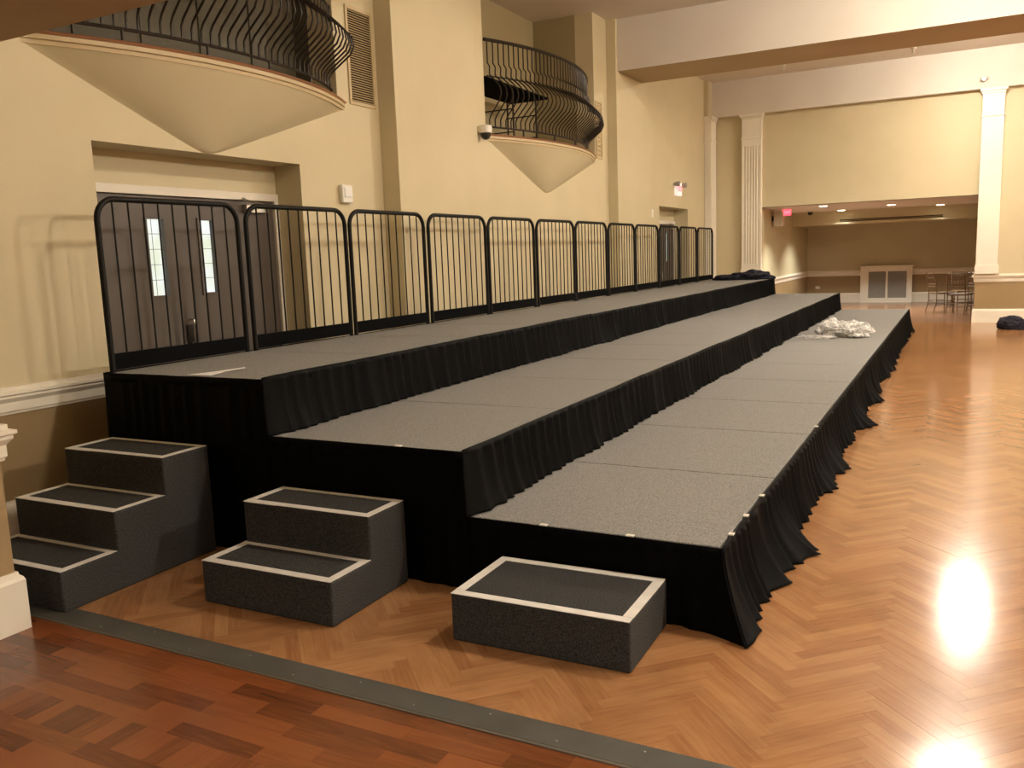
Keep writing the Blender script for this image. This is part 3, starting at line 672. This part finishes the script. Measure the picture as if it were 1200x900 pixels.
for i in range(NT):
    o = proto if i == 0 else dup(proto)
    o.location = (-3.788, i * PITCH + .022 + (.01 if i % 2 else 0), 1.009)
    if i == 0: o.rotation_euler.z = 0
    lb = {0: 'black guard rail panel nearest the camera, in front of the double doors', 1: 'black guard rail panel half in front of the door frame, second from the near end', 11: 'black guard rail panel at the far end of the tall tier'}.get(i, 'black guard rail panel, %s from the near end' % ORD[i])
    tag(o, lb, 'guard rail', 'black guard rail panels on the tall tier')

# pleated skirts
def skirt(name_label, p0, p1, nrm, ztop, zbot, flare, amp, seed, group='black pleated stage skirts', raise_=.004, big=0., c0=.02, c1=.02):
    p0, p1 = Vector((*p0, 0)), Vector((*p1, 0)); nrm = Vector((*nrm, 0)); Ln = (p1 - p0).length; d = (p1 - p0) / Ln
    rnd = random.Random(seed); nu = int(Ln / .0125); rows = [0, .03, .07, .085, .12, .2, .32, .46, .6, .74, .87, .96, 1.0]
    ph = rnd.uniform(0, 50); H = ztop - zbot
    root = empty('stage_skirt', tuple(p0 + Vector((0, 0, 0)))); tag(root, name_label, 'stage skirt', group)
    b = MB(); cols = []
    for i in range(nu + 1):
        s = i / nu * Ln
        nn = noise.noise(Vector((s * 1.1, ph, 0)))
        f1 = 1 - 2 * abs(math.sin(s * 27 + 2.5 * noise.noise(Vector((s * 3, ph, 1))) + 3 * nn)); f2 = noise.noise(Vector((s * 7, ph, 2))); f3 = noise.noise(Vector((s * 2.2, ph, 5)))
        saw = (s * 3.1 + 1.5 * nn) % 1.0
        hang = .5 + .5 * f3; near_ = 1 + 1.0 * math.exp(-s / 1.3)
        top = raise_ + .006 * noise.noise(Vector((s * 1.4, ph, 9))) + .003 * f2
        col = []
        for t in rows:
            q_ = max(0, t - .07) / .93
            if t <= .07: e = .014 + .004 * f2; z = ztop + top - t * H * .6
            else:
                q = (t - .07) / .93
                e = .014 + amp * (.5 + .5 * q) * (.5 + .5 * f1) * 1.4 + amp * q * 1.2 * max(0, f2 + .3) + flare * near_ * q ** 2.2 * (.35 + .9 * max(0, hang - .2)) + big * q ** 3 * max(0, f3 + .15) * 1.6
                z = ztop + top - .07 * H * .6 - (H + top - .07 * H * .6) * q
                if q > .8: z += .0
            sl = (big * .5 * (t ** 3) + .02 * t) * f2 * min(1, s / .3, (Ln - s) / .3)
            w0 = math.exp(-s / .10) if c0 else 0; w1 = math.exp(-(Ln - s) / .10) if c1 else 0; p_ = q_ ** 1.5; e = e * (1 - w0) * (1 - w1) + w0 * (.014 + c0 * p_) + w1 * (.014 + c1 * p_); sl = sl + c1 * p_ * w1 - c0 * p_ * w0; e = max(e, .006)
            pt = p0 + d * (s + sl) + nrm * e; col.append((pt.x - p0.x, pt.y - p0.y, max(z, zbot + .003 + .012 * max(0, f2))))
        cols.append(col)
    k = len(rows)
    for col in cols: b.v += col
    for i in range(nu):
        for j in range(k - 1): a = i * k + j; b.f.append((a, a + 1, a + k + 1, a + k)); b.mi.append(0)
    o = b.obj('pleated_cloth', M['skirt'], root, 'all')
    sm = o.modifiers.new('thick', 'SOLIDIFY'); sm.thickness = .003; sm.offset = 1
    b = MB(); b.grid(lambda u, v: ((p1 - p0).x * u + nrm.x * (.018 + .003 * noise.noise(Vector((u * Ln * 5, ph, 0)))), (p1 - p0).y * u + nrm.y * (.018 + .003 * noise.noise(Vector((u * Ln * 5, ph, 0)))), ztop + raise_ + .004 * noise.noise(Vector((u * Ln * 1.4, ph, 9))) - v * .055), max(4, int(Ln / .08)), 1)
    bo = b.obj('top_band', M['skirt'], root, 'all'); sm = bo.modifiers.new('thick', 'SOLIDIFY'); sm.thickness = .003; sm.offset = 1
    return root
z1, z2, z3 = .369, .693, 1.008
sk_f1 = skirt('black skirt on the near end of the lowest tier, behind the single step', (-1.285, 0), (.028, 0), (0, -1), z1, 0, .0, .012, 1, c1=.13)
sk_s1 = skirt('black flaring skirt down the side of the lowest tier, near half onto the parquet', (0, -.025), (0, 7.32), (1, 0), z1, 0, .10, .028, 2, big=.10, c0=.13)
skirt('black skirt down the side of the lowest tier, far half', (0, 7.3), (0, LT), (1, 0), z1, 0, .07, .028, 3, big=.05)
sk_f2 = skirt('black skirt on the near end of the middle tier, behind the two-step box', (-2.55, 0), (-1.245, 0), (0, -1), z2, 0, .0, .014, 4)
skirt('black skirt down the side of the middle tier, near section', (-1.266, -.02), (-1.266, 5.05), (1, 0), z2, z1 + .002, .03, .020, 5, raise_=.014, big=.02)
skirt('black skirt down the side of the middle tier, centre section', (-1.266, 5.0), (-1.266, 9.8), (1, 0), z2, z1 + .002, .03, .022, 6, raise_=.008, big=.02)
skirt('black skirt down the side of the middle tier, far section', (-1.266, 9.75), (-1.266, LT), (1, 0), z2, z1 + .002, .03, .022, 7, raise_=.008, big=.02)
skirt('black skirt on the near end of the tall tier, behind the three-step stairs', (-3.83, 0), (-2.51, 0), (0, -1), z3, 0, .0, .014, 8)
skirt('black skirt down the side of the tall tier, near section', (-2.532, -.02), (-2.532, 4.75), (1, 0), z3, z2 + .002, .03, .020, 9, raise_=.014, big=.02)
skirt('black skirt down the side of the tall tier, centre section', (-2.532, 4.7), (-2.532, 9.5), (1, 0), z3, z2 + .002, .03, .022, 10, raise_=.008, big=.02)
skirt('black skirt down the side of the tall tier, far section', (-2.532, 9.45), (-2.532, LT), (1, 0), z3, z2 + .002, .03, .022, 11, raise_=.008, big=.02)
skirt('black skirt closing the wall side of the tall tier', (-3.812, 0), (-3.812, LT), (-1, 0), z3, 0, .0, .010, 12)
# pale clips at the deck edges
for k, (x, y, z, par) in enumerate([(-.823, -.012, z1, sk_f1), (-.396, -.012, z1, sk_f1), (.012, .17, z1, sk_s1), (.012, .46, z1, sk_s1), (.012, .825, z1, sk_s1), (.012, 2.68, z1, sk_s1), (-1.631, -.012, z2, sk_f2)]):
    side = par is sk_s1
    a = (.012, .018, .006) if side else (.018, .012, .006)
    MB().box((x - a[0] - par.location.x, y - a[1] - par.location.y, z + .006), (x + a[0] - par.location.x, y + a[1] - par.location.y, z + .011)).obj('clip', M['plastic'], par)
MB().box((-2.528 + 2.53, .02, z2 + .001), (-2.505 + 2.53, .27, z2 + .004)).obj('tape_piece', M['tape'], sk_f2)

# steps
def steps(n, x, y, wd, dd, h, rdeg, label):
    r = empty('stage_steps', (x, y, 0), math.radians(rdeg)); tag(r, label, 'steps')
    # profile swept across the width : local x from -wd..0, y towards -
    prof = [(0, 0), (0, n * h)]
    for k in range(n):
        prof += [(-(k + 1) * dd, (n - k) * h)]
        if k < n - 1: prof += [(-(k + 1) * dd, (n - k - 1) * h)]
    prof += [(-n * dd, 0)]
    b = MB(); m_ = len(prof)
    for xx in (-wd, 0): b.v += [(xx, p, q) for p, q in prof]
    b.f.append(tuple(range(m_))); b.f.append(tuple(m_ + i for i in range(m_))[::-1]); b.mi += [0, 0]
    for i in range(m_): b.f.append((i, m_ + i, m_ + (i + 1) % m_, (i + 1) % m_)); b.mi.append(0)
    bevel(b.obj('carpeted_body', M['char'], r), .012, 3)
    for k in range(n):
        zt = (n - k) * h; ya, yb = -k * dd, -(k + 1) * dd; t = .045; e = .004
        rnd = random.Random(k + n * 7)
        def strip(x0, y0, x1, y1):
            b = MB(); j = lambda: rnd.uniform(-.0025, .0025)
            b.box((x0 + j(), y0 + j(), zt + .0005), (x1 + j(), y1 + j(), zt + .0025 + rnd.uniform(0, .0008))); return b.obj('tape_strip', M['tape'], r)
        back = ya - (.004 if k == 0 else .001)
        strip(-wd + e, yb + e - .004, -e, yb + t); strip(-wd + e, back - (t if n == 1 else .035), -e, back)
        strip(-wd + e, yb + t, -wd + t, back - .03); strip(-t, yb + t, -e, back - .03)
        # tape folded over the nose
        strip(-wd + e + .01, yb - .0045, -wd * .72, yb + .004) if k == 0 and n > 1 else None
    return r
steps(1, -.218, -.046, .808, .49, .212, .86, 'single black carpeted step with white taped border, nearest the camera')
steps(2, -1.586, -.048, .80, .304, .214, .6, 'two-tread black carpeted steps with white tape in front of the middle tier')
steps(3, -2.926, -.063, .805, .327, .207, .9, 'three-tread black carpeted stairs with white tape at the left')

# ------------------------------------------------------------------ loose things
def crumple(name, mt, loc, dims, seed, amp=.35, freq=3., sub=5, flat=.0, parent=None, sharp=True):
    import bmesh
    bm = bmesh.new(); bmesh.ops.create_icosphere(bm, subdivisions=sub, radius=1.0)
    for v in bm.verts:
        c = v.co.copy(); o1 = Vector((seed * 3.1, seed, 0))
        d = noise.noise(c * freq + o1) * amp + (1 - abs(noise.noise(c * freq * 2.1 + o1)) * 2) * amp * .35 + noise.noise(c * freq * 5 + o1) * amp * .2
        c *= 1 + d; c.x *= dims[0]; c.y *= dims[1]; c.z *= dims[2]
        v.co = Vector((c.x, c.y, max(c.z + dims[2] * .55, .002 + .002 * abs(d))))
    me = bpy.data.meshes.new(name); bm.to_mesh(me); bm.free(); me.materials.append(mt)
    me.polygons.foreach_set('use_smooth', [not sharp] * len(me.polygons))
    o = bpy.data.objects.new(name, me); C.objects.link(o); o.location = loc
    if parent: o.parent = parent
    return o
r = empty('plastic_bag', (-.60, 9.15, z1 + .002)); tag(r, 'crumpled clear plastic bag lying on the far part of the lowest tier', 'plastic bag')
crumple('film', M['film'], (.16, .05, 0), (.24, .26, .12), 3, .45, 2.4, 5, parent=r); crumple('film', M['film'], (-.08, .15, 0), (.22, .28, .13), 5, .5, 2.6, 5, parent=r)
crumple('loose_end', M['film'], (-.26, -.22, 0), (.20, .15, .02), 8, .5, 3, 4, parent=r); crumple('dark_contents', M['grille'], (.14, -.06, 0), (.17, .16, .06), 9, .3, 2, 4, parent=r)
crumple('dark_contents', M['grille'], (-.10, -.02, 0), (.13, .14, .07), 19, .3, 2, 4, parent=r)
r = empty('folded_drape', (-3.08, 14.2, z3 + .002)); tag(r, 'heap of dark cloth at the far end of the tall tier', 'cloth')
crumple('cloth_heap', M['navy'], (-.28, .05, 0), (.28, .2, .07), 11, .4, 2.2, 5, parent=r, sharp=False); crumple('cloth_heap', M['navy'], (.20, .1, 0), (.34, .2, .11), 13, .45, 2.0, 5, parent=r, sharp=False)
r = empty('cloth_bag', (1.75, 14.55, 0)); tag(r, 'dark navy cloth bundle on the parquet by the far right baseboard', 'cloth')
crumple('cloth_heap', M['navy'], (-.03, 0, 0), (.20, .17, .15), 17, .3, 1.6, 5, parent=r, sharp=False); crumple('cloth_heap', M['navy'], (.25, -.05, 0), (.27, .14, .075), 18, .35, 1.6, 5, parent=r, sharp=False)
# paper sheet on the tall tier
b = MB(); pts = [(-3.152, .038), (-2.985, .05), (-3.035, .215), (-2.957, .307), (-2.985, .325), (-3.10, .20)]
b.v = [(x + 3.05, y - .15, .004 + (.012 if i in (3, 4) else 0)) for i, (x, y) in enumerate(pts)] + [(x + 3.05, y - .15, .001 + (.012 if i in (3, 4) else 0)) for i, (x, y) in enumerate(pts)]
n6 = 6; b.f = [(0, 1, 2, 5), (2, 3, 4, 5), (6, 11, 8, 7), (8, 11, 10, 9)] + [(i, i + 6, (i + 1) % 6 + 6, (i + 1) % 6) for i in range(6)]; b.mi = [0] * len(b.f)
o = b.obj('paper_sheet', M['paper']); o.location = (-3.05, .15, z3 + .0005); tag(o, 'white paper sheet lying on the near deck of the tall tier', 'paper')
